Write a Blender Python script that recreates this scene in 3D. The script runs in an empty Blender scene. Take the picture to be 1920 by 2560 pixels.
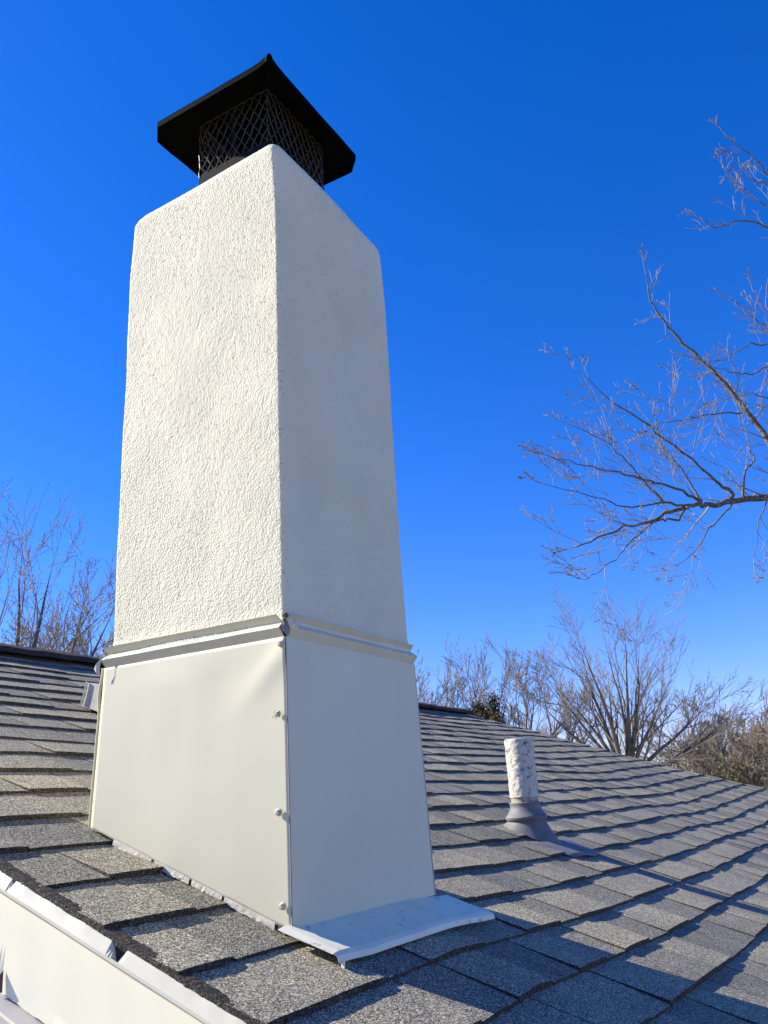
import bpy, math, random
import numpy as np
from mathutils import Vector, Matrix, noise

SC = bpy.context.scene
COL = SC.collection
R = math.radians

# ------------------------------------------------------------------ camera
cam_d = bpy.data.cameras.new('camera')
cam = bpy.data.objects.new('camera', cam_d)
COL.objects.link(cam)
cam_d.sensor_fit = 'HORIZONTAL'
cam_d.sensor_width = 36.0
cam_d.lens = 36.0 * 2096.15 / 1920.0
cam_d.clip_start = 0.02
cam_d.clip_end = 3000
YAW, PITCH, ROLL = 0.51412, 0.33226, -0.0605
fw = Vector((math.cos(PITCH)*math.cos(YAW), math.cos(PITCH)*math.sin(YAW), math.sin(PITCH)))
rt0 = Vector((math.sin(YAW), -math.cos(YAW), 0)); up0 = rt0.cross(fw)
cr, sr = math.cos(ROLL), math.sin(ROLL)
rt = cr*rt0 + sr*up0; up = -sr*rt0 + cr*up0
cam.matrix_world = Matrix(((rt.x, up.x, -fw.x, -1.128), (rt.y, up.y, -fw.y, -0.839),
                           (rt.z, up.z, -fw.z, 0.179), (0, 0, 0, 1)))
SC.camera = cam

# ------------------------------------------------------------------ sky and sun
SUN_AZ, SUN_EL = R(106.0), R(32.3)
world = bpy.data.worlds.new('World'); SC.world = world; world.use_nodes = True
wn = world.node_tree.nodes; wl = world.node_tree.links
sky = wn.new('ShaderNodeTexSky'); sky.sky_type = 'NISHITA'; sky.sun_disc = False
sky.sun_elevation = SUN_EL; sky.sun_rotation = math.pi/2 - SUN_AZ
sky.air_density = 1.0; sky.dust_density = 0.15; sky.ozone_density = 4.0; sky.altitude = 200
hsv = wn.new('ShaderNodeHueSaturation'); hsv.inputs['Saturation'].default_value = 1.34
hsv.inputs['Hue'].default_value = 0.50
tint = wn.new('ShaderNodeMix'); tint.data_type = 'RGBA'; tint.blend_type = 'MULTIPLY'
tint.inputs[0].default_value = 1.0; tint.inputs[7].default_value = (1.08, .98, 1.58, 1)
wl.new(sky.outputs[0], hsv.inputs['Color']); wl.new(hsv.outputs[0], tint.inputs[6]); wl.new(tint.outputs[2], wn['Background'].inputs[0])
wn['Background'].inputs[1].default_value = 0.07
sd = bpy.data.lights.new('sun', 'SUN'); sd.energy = 4.4; sd.angle = R(0.53); sd.color = (1.0, 0.935, 0.82)
sun = bpy.data.objects.new('sun', sd); COL.objects.link(sun)
to_sun = Vector((math.cos(SUN_EL)*math.cos(SUN_AZ), math.cos(SUN_EL)*math.sin(SUN_AZ), math.sin(SUN_EL)))
sun.rotation_euler = to_sun.to_track_quat('Z', 'Y').to_euler(); sun.location = (0, 0, 12)
vs = SC.view_settings
vs.view_transform = 'Standard'; vs.look = 'None'; vs.gamma = 1; vs.use_curve_mapping = False
vs.exposure = 1.15

# ------------------------------------------------------------------ helpers
def tag(o, label=None, cat=None, group=None, kind=None):
    if label: o['label'] = label
    if cat: o['category'] = cat
    if group: o['group'] = group
    if kind: o['kind'] = kind
    return o
def thing(name, label, cat, loc=(0, 0, 0), group=None):
    o = bpy.data.objects.new(name, None); COL.objects.link(o); o.location = loc
    o.empty_display_size = .1
    return tag(o, label, cat, group)
def mesh(name, verts, faces, mat, parent=None, smooth=False, attrs=None):
    me = bpy.data.meshes.new(name)
    if isinstance(verts, np.ndarray):
        verts = verts.tolist()
    if isinstance(faces, np.ndarray):
        faces = faces.tolist()
    me.from_pydata(verts, [], faces)
    if attrs:
        for k, v in attrs.items():
            a = me.attributes.new(k, 'FLOAT', 'POINT'); a.data.foreach_set('value', np.asarray(v, dtype=np.float32))
    if smooth:
        me.polygons.foreach_set('use_smooth', [True]*len(me.polygons))
    me.materials.append(mat); me.update()
    o = bpy.data.objects.new(name, me); COL.objects.link(o)
    if parent:
        o.parent = parent
        if parent.type == 'EMPTY' or parent.location.length:
            o.matrix_parent_inverse = Matrix.Translation(-world_loc(parent))
    return o
def world_loc(o):
    l = o.location.copy()
    return l
class MB:
    def __init__(s): s.v = []; s.f = []
    def add(s, v, f):
        n = len(s.v); s.v += [tuple(p) for p in v]; s.f += [tuple(i+n for i in q) for q in f]
    def box(s, a, b):
        (x0, y0, z0), (x1, y1, z1) = a, b
        s.add([(x0,y0,z0),(x1,y0,z0),(x1,y1,z0),(x0,y1,z0),(x0,y0,z1),(x1,y0,z1),(x1,y1,z1),(x0,y1,z1)],
              [(0,3,2,1),(4,5,6,7),(0,1,5,4),(1,2,6,5),(2,3,7,6),(3,0,4,7)])
    def tube(s, pts, rad, n=6, cap=True):
        pts = [Vector(p) for p in pts]; m = len(pts); rings = []
        for i, p in enumerate(pts):
            d = (pts[min(i+1, m-1)] - pts[max(i-1, 0)]).normalized()
            a = d.orthogonal().normalized() if i == 0 else (pa - d*pa.dot(d)).normalized()
            pa = a; b = d.cross(a); r = rad[i] if isinstance(rad, (list, tuple)) else rad
            rings.append([p + r*(math.cos(2*math.pi*k/n)*a + math.sin(2*math.pi*k/n)*b) for k in range(n)])
        v = [q for rg in rings for q in rg]; f = []
        for i in range(m-1):
            for k in range(n):
                f.append((i*n+k, i*n+(k+1) % n, (i+1)*n+(k+1) % n, (i+1)*n+k))
        if cap: f += [tuple(range(n-1, -1, -1)), tuple((m-1)*n+k for k in range(n))]
        s.add(v, f)
    def sheet(s, rows, th=None):
        """rows: list of equal-length rows of points -> quad sheet; th: offset vector for a second skin"""
        nr, nc = len(rows), len(rows[0])
        v = [p for r in rows for p in r]
        f = [(i*nc+j, i*nc+j+1, (i+1)*nc+j+1, (i+1)*nc+j) for i in range(nr-1) for j in range(nc-1)]
        if th is None:
            s.add(v, f); return
        t = Vector(th); w = [Vector(p)+t for p in v]; N = nr*nc
        f2 = [tuple(N+k for k in reversed(q)) for q in f]
        rim = [(0*nc+j) for j in range(nc)] + [(i*nc+nc-1) for i in range(1, nr)] + \
              [((nr-1)*nc+j) for j in range(nc-2, -1, -1)] + [(i*nc) for i in range(nr-2, 0, -1)]
        f3 = [(rim[(k+1) % len(rim)], rim[k], N+rim[k], N+rim[(k+1) % len(rim)]) for k in range(len(rim))]
        s.add(v+w, f+f2+f3)
    def build(s, name, mat, parent=None, smooth=False): return mesh(name, s.v, s.f, mat, parent, smooth)
def nz(x, y=0.0, z=0.0): return noise.noise(Vector((x, y, z)))
def sm(a, b, x):
    t = min(1, max(0, (x-a)/(b-a))); return t*t*(3-2*t)

# ------------------------------------------------------------------ materials
def new_mat(name, rough=.6, metallic=0, spec=.5):
    m = bpy.data.materials.new(name); m.use_nodes = True
    b = m.node_tree.nodes['Principled BSDF']
    b.inputs['Roughness'].default_value = rough; b.inputs['Metallic'].default_value = metallic
    b.inputs['Specular IOR Level'].default_value = spec
    return m, m.node_tree.nodes, m.node_tree.links, b
def tex_coord(n): return n.new('ShaderNodeTexCoord').outputs['Object']
def noise_n(n, l, co, scale, detail=3, rough=.55):
    t = n.new('ShaderNodeTexNoise'); t.inputs['Scale'].default_value = scale
    t.inputs['Detail'].default_value = detail; t.inputs['Roughness'].default_value = rough
    l.new(co, t.inputs['Vector']); return t.outputs['Fac']
def voro_n(n, l, co, scale, feature='F1', out='Color'):
    t = n.new('ShaderNodeTexVoronoi'); t.feature = feature; t.inputs['Scale'].default_value = scale
    l.new(co, t.inputs['Vector']); return t.outputs[out]
def ramp(n, l, fac, stops):
    r = n.new('ShaderNodeValToRGB'); e = r.color_ramp.elements
    while len(e) < len(stops): e.new(.5)
    for el, (p, c) in zip(e, stops):
        el.position = p; el.color = (*c, 1) if len(c) == 3 else c
    l.new(fac, r.inputs[0]); return r.outputs[0]
def mixc(n, l, fac, a, b, mode='MIX'):
    m = n.new('ShaderNodeMix'); m.data_type = 'RGBA'; m.blend_type = mode
    for s, v in ((m.inputs[0], fac), (m.inputs[6], a), (m.inputs[7], b)):
        if hasattr(v, 'is_linked'): l.new(v, s)
        elif isinstance(v, (int, float)): s.default_value = v
        else: s.default_value = (*v, 1)
    return m.outputs[2]
def math_n(n, l, op, a, b=None):
    m = n.new('ShaderNodeMath'); m.operation = op
    for s, v in ((m.inputs[0], a), (m.inputs[1], b)):
        if v is None: continue
        if hasattr(v, 'is_linked'): l.new(v, s)
        else: s.default_value = v
    return m.outputs[0]
def bump(n, l, b, h, strength, dist, prev=None):
    u = n.new('ShaderNodeBump'); u.inputs['Strength'].default_value = strength
    u.inputs['Distance'].default_value = dist; l.new(h, u.inputs['Height'])
    if prev is not None: l.new(prev, u.inputs['Normal'])
    l.new(u.outputs[0], b.inputs['Normal']); return u.outputs[0]

def m_plain(name, col, rough=.5, var=.06, scale=9, spec=.5, bmp=.0, dirt=None, metallic=0):
    m, n, l, b = new_mat(name, rough, metallic, spec)
    co = tex_coord(n); f = noise_n(n, l, co, scale, 4)
    c0 = tuple(c*(1-var) for c in col); c1 = tuple(min(1, c*(1+var)) for c in col)
    c = ramp(n, l, f, [(.3, c0), (.7, c1)])
    if dirt:
        d = noise_n(n, l, co, dirt[1], 5, .7)
        k = ramp(n, l, d, [(dirt[2], (0, 0, 0)), (dirt[2]+.08, (1, 1, 1))])
        c = mixc(n, l, k, c, dirt[0])
    if name == 'painted flashing metal':
        sc = noise_n(n, l, co, 22, 6, .75)
        c = mixc(n, l, 1.0, c, ramp(n, l, sc, [(.25, (.84, .82, .78)), (.33, (1, 1, 1))]), 'MULTIPLY')
    l.new(c, b.inputs['Base Color'])
    if bmp: bump(n, l, b, noise_n(n, l, co, scale*14, 3), .5, bmp)
    return m

def m_shingle(name, use_tone=True, dark=False):
    m, n, l, b = new_mat(name, .85, 0, .25)
    co = tex_coord(n)
    g = voro_n(n, l, co, 600)                      # granule cells, random colour each
    sep = n.new('ShaderNodeSeparateColor'); l.new(g, sep.inputs[0])
    if dark:
        st = [(0, (.012, .011, .010)), (.55, (.035, .031, .027)), (.9, (.09, .08, .068)), (1, (.20, .18, .15))]
    else:
        st = [(0, (.030, .030, .028)), (.25, (.125, .122, .108)), (.58, (.29, .28, .235)), (.84, (.56, .53, .43)), (1, (.88, .84, .70))]
    c = ramp(n, l, sep.outputs[0], st)
    g2 = noise_n(n, l, co, 150, 3, .6)
    c = mixc(n, l, 1.0, c, ramp(n, l, g2, [(.3, (.80, .76, .69)), (.7, (1.50, 1.42, 1.28))]), 'MULTIPLY')
    big = noise_n(n, l, co, 5, 4, .6)
    c = mixc(n, l, 1.0, c, ramp(n, l, big, [(.35, (.84, .86, .9)), (.65, (1.12, 1.1, 1.05))]), 'MULTIPLY')
    if use_tone:
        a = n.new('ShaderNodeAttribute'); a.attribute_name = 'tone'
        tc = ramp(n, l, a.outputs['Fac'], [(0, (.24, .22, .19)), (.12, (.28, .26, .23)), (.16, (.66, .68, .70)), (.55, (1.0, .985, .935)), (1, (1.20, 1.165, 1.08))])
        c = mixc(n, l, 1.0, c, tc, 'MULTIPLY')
    l.new(c, b.inputs['Base Color'])
    d = voro_n(n, l, co, 600, 'F1', 'Distance')
    p = bump(n, l, b, d, 1.0, .0026)
    bump(n, l, b, noise_n(n, l, co, 60, 3), .5, .003, p)
    return m

def m_stucco():
    m, n, l, b = new_mat('stucco', .75, 0, .3)
    co = tex_coord(n)
    f = noise_n(n, l, co, 6, 4)
    c = ramp(n, l, f, [(.3, (.69, .655, .47)), (.7, (.78, .74, .53))])
    vt = n.new('ShaderNodeTexVoronoi'); vt.inputs['Scale'].default_value = 135; l.new(co, vt.inputs['Vector'])
    sp = n.new('ShaderNodeSeparateColor'); l.new(vt.outputs['Color'], sp.inputs[0])
    w = noise_n(n, l, co, 9, 3, .6)
    lim = math_n(n, l, 'MULTIPLY', math_n(n, l, 'SUBTRACT', w, .20), .95)
    gate = math_n(n, l, 'MULTIPLY', math_n(n, l, 'LESS_THAN', vt.outputs['Distance'], .30), math_n(n, l, 'LESS_THAN', sp.outputs[0], lim))
    sx = n.new('ShaderNodeSeparateXYZ'); l.new(co, sx.inputs[0])      # pit shade and dirt painted dark, strong on the sunlit -x face, faint elsewhere
    side = ramp(n, l, sx.outputs[0], [(.020, (.46, .46, .46)), (.030, (.07, .07, .07))])
    c = mixc(n, l, math_n(n, l, 'MULTIPLY', gate, side), c, (.24, .22, .17))
    l.new(c, b.inputs['Base Color'])
    h = noise_n(n, l, co, 260, 2, .6)
    h2 = noise_n(n, l, co, 75, 3, .6)
    p = bump(n, l, b, h2, .08, .0020)
    p = bump(n, l, b, h, 1.0, .0030, p)
    bump(n, l, b, math_n(n, l, 'SUBTRACT', 1.0, gate), 1.0, .0030, p)
    return m

def m_pipe():
    m, n, l, b = new_mat('flaking paint', .7, 0, .4)
    co = tex_coord(n)
    f = noise_n(n, l, co, 55, 6, .7)
    c = ramp(n, l, f, [(.36, (.12, .10, .08)), (.41, (.36, .33, .27)), (.46, (.56, .53, .42)), (.52, (.62, .59, .48)), (.72, (.72, .68, .56))])
    l.new(c, b.inputs['Base Color'])
    bump(n, l, b, f, 1.0, .007)
    return m

def m_bark(name, c0, c1, scale=18):
    m, n, l, b = new_mat(name, .85, 0, .2)
    co = tex_coord(n)
    l.new(ramp(n, l, noise_n(n, l, co, scale, 4), [(.35, c0), (.65, c1)]), b.inputs['Base Color'])
    return m

M = {}
M['stucco'] = m_stucco()
M['panel'] = m_plain('painted flashing metal', (.66, .625, .425), .48, .045, 3.2, .4, .0, ((.52, .50, .45), 60, .74))
M['panel_band'] = m_plain('painted counter flashing', (.60, .57, .40), .5, .05, 12, .4)
M['apron'] = m_plain('weathered apron metal', (.84, .77, .56), .5, .06, 14, .4, .0, ((.50, .47, .40), 45, .59))
M['flange'] = m_plain('dull flange metal', (.22, .21, .20), .6, .15, 20)
M['caulk'] = m_plain('old sealant', (.16, .14, .12), .8, .4, 60, .3, .003)
M['screw'] = m_plain('painted screw', (.50, .47, .36), .5, .1, 80, .5)
M['sliver'] = m_plain('cream step flashing', (.46, .41, .31), .6, .2, 30, .4, .0, ((.25, .2, .15), 70, .62))
M['fascia'] = m_plain('cream aluminium fascia', (.84, .80, .58), .5, .02, 8, .35, .0, ((.70, .66, .57), 140, .66))
M['drip'] = m_plain('grey white drip edge', (.62, .585, .42), .5, .04, 10, .4)
M['trim'] = m_plain('dusty trim', (.50, .47, .42), .6, .12, 18, .3)
M['siding'] = m_plain('yellow siding', (.72, .66, .42), .6, .06, 6)
M['shadow_gap'] = m_plain('maroon gap shade', (.10, .06, .055), .7, .2, 12)  # dark maroon carries the shade of the gap under the trim
M['black'] = m_plain('black cap paint', (.0014, .0016, .0018), .8, .3, 14, .04)
M['blackband'] = m_plain('black base paint', (.006, .008, .009), .7, .3, 20, .08)
M['wire'] = m_plain('shade darkened wire mesh', (.034, .027, .016), .5, .5, 90, .4, .0, None, .0)  # wire darkened so the shade under the lid sits in its colour
M['clay'] = m_plain('clay flue', (.25, .16, .11), .85, .2, 20)
M['shingle'] = m_shingle('asphalt shingle granules')
M['edge'] = m_shingle('dark shingle edge', False, True)
M['felt'] = m_plain('dark underlayment', (.018, .018, .018), .9, .2, 30)
M['pipe'] = m_pipe()
M['bare'] = m_plain('bare pipe end', (.42, .35, .27), .7, .35, 40, .3, .0, ((.16, .10, .06), 30, .55))
M['boot'] = m_plain('shade darkened vent boot', (.17, .165, .155), .6, .15, 25, .3)  # grey darkened to put the pipe's shadow into the colour
M['bark'] = m_bark('grey bark', (.07, .062, .052), (.20, .18, .145), 30)
M['twig'] = m_bark('twig bark', (.20, .17, .11), (.40, .345, .24), 8)
M['bud'] = m_bark('red brown buds', (.14, .085, .055), (.26, .18, .12), 8)
M['farbark'] = m_bark('far bark', (.09, .078, .062), (.20, .175, .135), 2)
M['fartwig'] = m_bark('far twigs', (.16, .14, .11), (.27, .235, .19), 1)
M['thicket'] = m_bark('thicket twigs', (.17, .135, .10), (.28, .23, .175), 1)  # twig tones lightened to put distance haze into the colour
M['evergreen'] = m_bark('evergreen leaves', (.03, .032, .012), (.15, .125, .05), 3)
M['yellowleaf'] = m_bark('yellow green leaves', (.12, .11, .04), (.22, .19, .07), 3)
M['grass'] = m_plain('winter grass', (.29, .245, .15), .9, .25, .6)

# ------------------------------------------------------------------ roof surface
S = .3653; RIDGE_Y = 2.515; E_ = .136; Y0 = -.0113; RAKE = -.249; BASE = -.0115
HIP = [(-2.2, 10.6), (-.3, 8.35), (.27, 7.60), (.51, 7.25), (.74, 6.98), (1.08, 6.67), (1.43, 6.52), (1.72, 6.38), (2.1, 6.3), (2.46, 5.98), (2.6, 5.9)]
def xend(y):
    for (a, b), (c, d) in zip(HIP, HIP[1:]):
        if y <= c: return b + (d-b)*(y-a)/(c-a)
    return HIP[-1][1]
def sag(x, y):
    if x < .25: return 0.0
    t = 1-math.exp(-(x-.25)/1.6)
    xe = xend(y)
    t *= 1 - sm(4.6, xe, x)
    k = min(1.1, max(0, 1 - y/RIDGE_Y))
    w = (.013*nz(x*1.05, y*.30, 3.3) + .005*nz(x*2.7, y*.8, 8.1))*sm(.45, 1.2, x)*(1-.5*sm(1.5, 2.5, y))
    return -.085*t*k + w
def deck(x, y): return S*y + sag(x, y) + BASE
def plane(y): return S*y

# ------------------------------------------------------------------ setting
g = MB(); g.add([(-900, -900, -3.6), (1200, -900, -3.6), (1200, 1200, -3.6), (-900, 1200, -3.6)], [(0, 1, 2, 3)])
tag(g.build('ground', M['grass']), kind='structure')

house = thing('house', 'house with grey asphalt shingle roof, cream fascia and hipped far end', 'house', (0, 0, -3.6))
# roof as a part of the house: the deck sheet in dark underlayment
rb = MB(); rows = []
ys = [-1.72 + i*(RIDGE_Y+1.72)/60 for i in range(61)]
for y in ys:
    xe = xend(y)-.012
    rows.append([(RAKE-.004 + (xe-RAKE+.004)*j/70, y, deck(RAKE-.004 + (xe-RAKE+.004)*j/70, y)) for j in range(71)])
rb.sheet(rows)
# far (hip) face and rear slope
rows = [[(xend(y), y, deck(xend(y), y)) for y in ys], [(xend(y)+3.4+.6*(2.5-y), y, deck(xend(y), y)-1.5-.25*(2.5-y)) for y in ys]]
rb.sheet(rows)
zr = deck(0, RIDGE_Y)
rb.sheet([[(RAKE-.004, RIDGE_Y, zr), (6.0, RIDGE_Y, zr)], [(RAKE-.004, 6.7, zr-1.5), (9.4, 6.7, zr-1.5)]])
roof = rb.build('roof', M['felt'], house)

# ------------------------------------------------------------------ shingles
rng = random.Random(7)
CAMP = Vector((-1.128, -.839, .179))
def in_view(P):
    d = Vector(P) - CAMP; z = d.dot(fw)
    if z < .05: return False
    return abs(d.dot(rt)/z*2096) < 1000 and abs(d.dot(up)/z*2096) < 1330
pieces = []
for k in range(-12, 19):
    yb = Y0 + k*E_
    if yb > RIDGE_Y-.05: break
    x = RAKE - .006 + (k % 2)*.0
    first = True; thick = rng.random() < .5; tone_panel = rng.random(); panel_left = rng.uniform(.3, 1.0)
    pj = rng.uniform(-.003, .003)
    while x < xend(yb):
        w = rng.uniform(.12, .21) if not thick else rng.uniform(.14, .25)
        if first: w = rng.uniform(.08, .30)
        panel_left -= w
        if panel_left < 0:
            panel_left = rng.uniform(.7, 1.0); pj = rng.uniform(-.0035, .0035); tone_panel = rng.random()
        x1 = min(x+w, xend(yb+.04) - (0.0 if x+w < xend(yb) else 0))
        if x1 - x < .03: break
        inside = x > .02 and x1 < .44 and yb > .02 and yb+E_ < .42
        if not inside:
            pieces.append((x, x1, yb+pj, thick, tone_panel, k))
        x = x1 + rng.uniform(.0022, .0034)
        thick = not thick if rng.random() < .85 else thick
        first = False
def shingle_geo(x0, x1, yb, thick, tone, k, rg):
    dist = math.hypot(x0-CAMP.x, yb-CAMP.y)
    nx = max(2, min(10, int((x1-x0)/(.018 if dist < 2.6 else .05))))
    Tb = rg.uniform(.0090, .0102) if thick else rg.uniform(.0048, .0058)
    lift = .0015*nz(x0*2.1, k*3.7)
    top = min(yb + E_ + .006, RIDGE_Y-.01)
    ny = 3
    sl0, sl1 = rg.uniform(-.003, .003), rg.uniform(-.003, .003)
    V = []; T = []
    tt = min(1, max(.18, (.30 if not thick else .56) + .34*(tone-.5) + rg.uniform(-.18, .18)))
    rows_ = []
    for j in range(ny+1):
        t = j/ny; y = yb + (top-yb)*t
        row = []
        for i in range(nx+1):
            u = i/nx; x = x0 + (x1-x0)*u + (sl0*(1-u) + sl1*u)*(t)
            jy = rg.uniform(-.0012, .0012) if j == 0 else 0
            cup = .0005*math.sin(math.pi*u)*(1-t)
            if i in (0, nx): cup -= .0006
            h = .0025 + (Tb+lift+cup)*(1 - (y-yb)/E_)
            row.append((x, y+jy, deck(x, y) + h))
            T.append(tt)
        rows_.append(row)
    v = [p for r in rows_ for p in r]; c = nx+1
    f = [(j*c+i, j*c+i+1, (j+1)*c+i+1, (j+1)*c+i) for j in range(ny) for i in range(nx)]
    # butt and side skirts
    nb = len(v); down = .0015
    bot = [(p[0], p[1]+.0006, deck(p[0], p[1])+down) for p in rows_[0]]
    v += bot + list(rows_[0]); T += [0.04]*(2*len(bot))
    f += [(nb+i, nb+i+1, nb+c+i+1, nb+c+i) for i in range(nx)]
    for side in (0, nx):
        ns = len(v)
        sp = [(rows_[j][side][0], rows_[j][side][1], deck(rows_[j][side][0], rows_[j][side][1])+down) for j in range(ny+1)]
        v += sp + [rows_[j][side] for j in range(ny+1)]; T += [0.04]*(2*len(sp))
        for j in range(ny):
            a, b_ = ns+ny+1+j, ns+ny+2+j
            f.append((ns+j+1, ns+j, a, b_) if side == 0 else (ns+j, ns+j+1, b_, a))
    return v, f, T
scored = []
for i, (x0, x1, yb, th, tn, k) in enumerate(pieces):
    cx, cy = (x0+x1)/2, yb+E_*.5
    P = Vector((cx, cy, deck(cx, cy))); d = (P-CAMP).length
    hidden = cx > .0 and cy > .45 and (cy-CAMP.y)/(cx-CAMP.x) > (.447-CAMP.y)/(.0-CAMP.x)*0 + .0 and \
        (-.84 + (cx+1.128)*0) is None
    # behind the chimney as seen from the camera
    b = math.atan2(cy-CAMP.y, cx-CAMP.x)
    hid = d > 1.6 and math.atan2(.0-CAMP.y, .467-CAMP.x) < b < math.atan2(.447-CAMP.y, .0-CAMP.x) - .0
    vis = in_view(P) or in_view((x0, cy, deck(x0, cy))) or in_view((x1, cy, deck(x1, cy)))
    graz = abs((P-CAMP).normalized().dot(Vector((0, -.343, .939))))
    sc = (x1-x0)*graz/d**2 * (1 if vis and not hid else 1e-6)
    scored.append((sc, i))
scored.sort(reverse=True)
own = set(i for _, i in scored[:298])
bv, bf, bt = [], [], []
for i, pc in enumerate(pieces):
    rg = random.Random(1000+i)
    v, f, T = shingle_geo(*pc, rg)
    if i in own:
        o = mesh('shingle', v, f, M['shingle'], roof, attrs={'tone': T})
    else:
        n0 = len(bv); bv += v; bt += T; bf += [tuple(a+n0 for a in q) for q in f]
o = mesh('shingle_field', bv, bf, M['shingle'], roof, attrs={'tone': bt}); o['kind'] = 'stuff'

# hip cap ends and ridge vent
rv = MB()
prof = [(-.135, -.020), (-.130, .004), (-.06, .030), (0, .040), (.06, .030), (.13, .004), (.135, -.02)]
rows = []
for j in range(61):
    x = RAKE-.02 + (6.02-RAKE)*j/60
    rows.append([(x, RIDGE_Y+a, zr + b + .004*nz(x*1.7, 9) - (0.004 if j % 2 else 0)) for a, b in prof])
rv.sheet(rows)
rv.add([rows[0][i] for i in range(7)], [tuple(range(7))]); rv.add([rows[-1][i] for i in range(7)], [tuple(range(6, -1, -1))])
rv.build('ridge_cap', M['edge'], roof)  # dark granules put the shade of the near face into the colour

# rough stacked shingle edge along the rake
re_ = MB(); rows = []
n = 1500; rg = random.Random(5)
for i in range(n):
    y = -1.70 + (RIDGE_Y+1.70)*i/(n-1); z = plane(y)
    row = []
    for a, b in ((.012, -.0042), (-.002, -.0030), (-.0085, -.0042), (-.0120, -.0080), (-.0115, -.0125), (.01, -.015)):
        row.append((RAKE+a+.0012*nz(y*160, a*300, b*200)+.0010*nz(y*420, a*90), y, z+b+.0011*nz(y*190, b*400, 3)+.0006*nz(y*35, 2)))
    rows.append(row)
re_.sheet(rows)
re_.build('rake_edge', M['edge'], roof)

# ------------------------------------------------------------------ fascia, drip edge, trim, wall
FX = -.270
def rake_sheet(name, prof, mat, parent, y0=-1.7, y1=2.5, n=200, fn=None, th=None):
    b = MB(); rows = []
    for i in range(n):
        y = y0 + (y1-y0)*i/(n-1)
        r = []
        for j, (x, h) in enumerate(prof):
            dx, dh = fn(y, j) if fn else (0, 0)
            r.append((x+dx, y, plane(y)+h+dh))
        rows.append(r)
    b.sheet(rows, th); return b.build(name, mat, parent)
def drip_fn(y, j):
    w = .0012*nz(y*9, j*.3, 1.0)
    if j == 0:   # torn notches in the top lip
        d = 0
        for c, wd, dp in ((.083, .013, .034), (.305, .0035, .014)):
            d = max(d, dp*max(0, 1-abs(y-c)/wd))
        return (w - d*.1, -d + .0015*nz(y*30, 7))
    return (w, 0)
rake_sheet('drip_edge', [(FX+.009, -.0085), (FX-.002, -.0235), (FX-.0055, -.0255), (FX-.001, -.0300)], M['drip'], house, fn=drip_fn, n=900, th=(.0012, 0, 0))
tw = MB(); tw.box((FX+.002, -1.7, -.001), (FX+.0022, -1.699, 0))
def fas_fn(y, j):
    bow = .0016*nz(y*5, 2.2, j) + .0009*nz(y*17, 4)
    if j == 4:
        t = .0025*nz(y*22, 5) + .002*nz(y*70, 6)
        return (bow - .003*max(0, nz(y*26, 8)), t - .006*max(0, 1-abs(y-.306)/.012))
    if j == 3:
        return (bow - .004*max(0, 1-abs(y-.318)/.016) , 0)
    return (bow*.5, 0)
rake_sheet('fascia', [(FX, -.0285), (FX, -.055), (FX, -.09), (FX, -.128), (FX, -.150)], M['fascia'], house, fn=fas_fn, n=700, th=(.0012, 0, 0))
crk = MB()
crk.add([(FX-.0115, .3015, plane(.30)-.133), (FX-.0015, .2985, plane(.30)-.122), (FX-.0015, .2975, plane(.30)-.150), (FX-.008, .3000, plane(.30)-.149)], [(0, 1, 2, 3)])
crk.build('torn_fold', M['shadow_gap'], house)
rake_sheet('rake_trim', [(FX+.004, -.1515), (FX-.026, -.1535), (FX-.028, -.1570), (FX-.027, -.182), (FX+.01, -.184)], M['trim'], house,
           fn=lambda y, j: (.0008*nz(y*12, j), .0008*nz(y*14, j+3)), th=(0, 0, -.0012))
rake_sheet('trim_highlight', [(FX-.0285, -.1530), (FX-.0285, -.1560)], M['fascia'], house, th=(.0012, 0, 0))  # bright strip painted as the highlight along the ledge edge
wall = MB()
wall.box((-.24, -1.25, 0-3.6), (9.2, 6.2, -.86))
gw = wall.build('wall', M['siding'], house)
gb = MB()
gy = [-1.25, 2.515, 6.2]
gb.add([(-.24, -1.25, -.86), (-.24, 6.2, -.86), (-.24, 2.515, plane(2.515)-.30), (-.20, -1.25, -.86), (-.20, 6.2, -.86), (-.20, 2.515, plane(2.515)-.30)],
       [(0, 1, 2), (5, 4, 3), (0, 2, 5, 3), (2, 1, 4, 5), (1, 0, 3, 4)])
gb.build('gable_wall', M['siding'], house)
for i in range(9):
    sb = MB()
    y0, y1 = -1.2, 1.9
    h0 = -.215 - i*.115
    a = [(-.262, y0, plane(y0)+h0), (-.262, y1, plane(y1)+h0), (-.256, y1, plane(y1)+h0-.106), (-.256, y0, plane(y0)+h0-.106)]
    bb = [(-.242, p[1], p[2]) for p in a]
    sb.add(a+bb, [(3, 2, 1, 0), (4, 5, 6, 7), (0, 1, 5, 4), (2, 3, 7, 6), (1, 2, 6, 5), (3, 0, 4, 7)])
    sb.build('board', M['siding'] if i else M['shadow_gap'], house)  # top board takes the dark colour painted for the gap's shade
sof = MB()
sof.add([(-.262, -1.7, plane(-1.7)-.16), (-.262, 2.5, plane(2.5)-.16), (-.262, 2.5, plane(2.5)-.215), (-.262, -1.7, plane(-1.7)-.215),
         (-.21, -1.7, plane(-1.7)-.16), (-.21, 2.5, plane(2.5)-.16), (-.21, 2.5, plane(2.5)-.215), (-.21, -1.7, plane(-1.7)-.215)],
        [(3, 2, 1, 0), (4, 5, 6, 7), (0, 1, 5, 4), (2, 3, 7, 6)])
sof.build('gap_shade', M['shadow_gap'], house)  # dark strip put in for the shaded gap below the trim

# ------------------------------------------------------------------ chimney
W, D = .467, .447; TP = .007; H1 = .4525; HB = .490
chim = thing('chimney', 'tall off white rough stucco chimney with smooth sheet metal skirt and black mesh cap', 'chimney', (W/2, D/2, 0))
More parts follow.
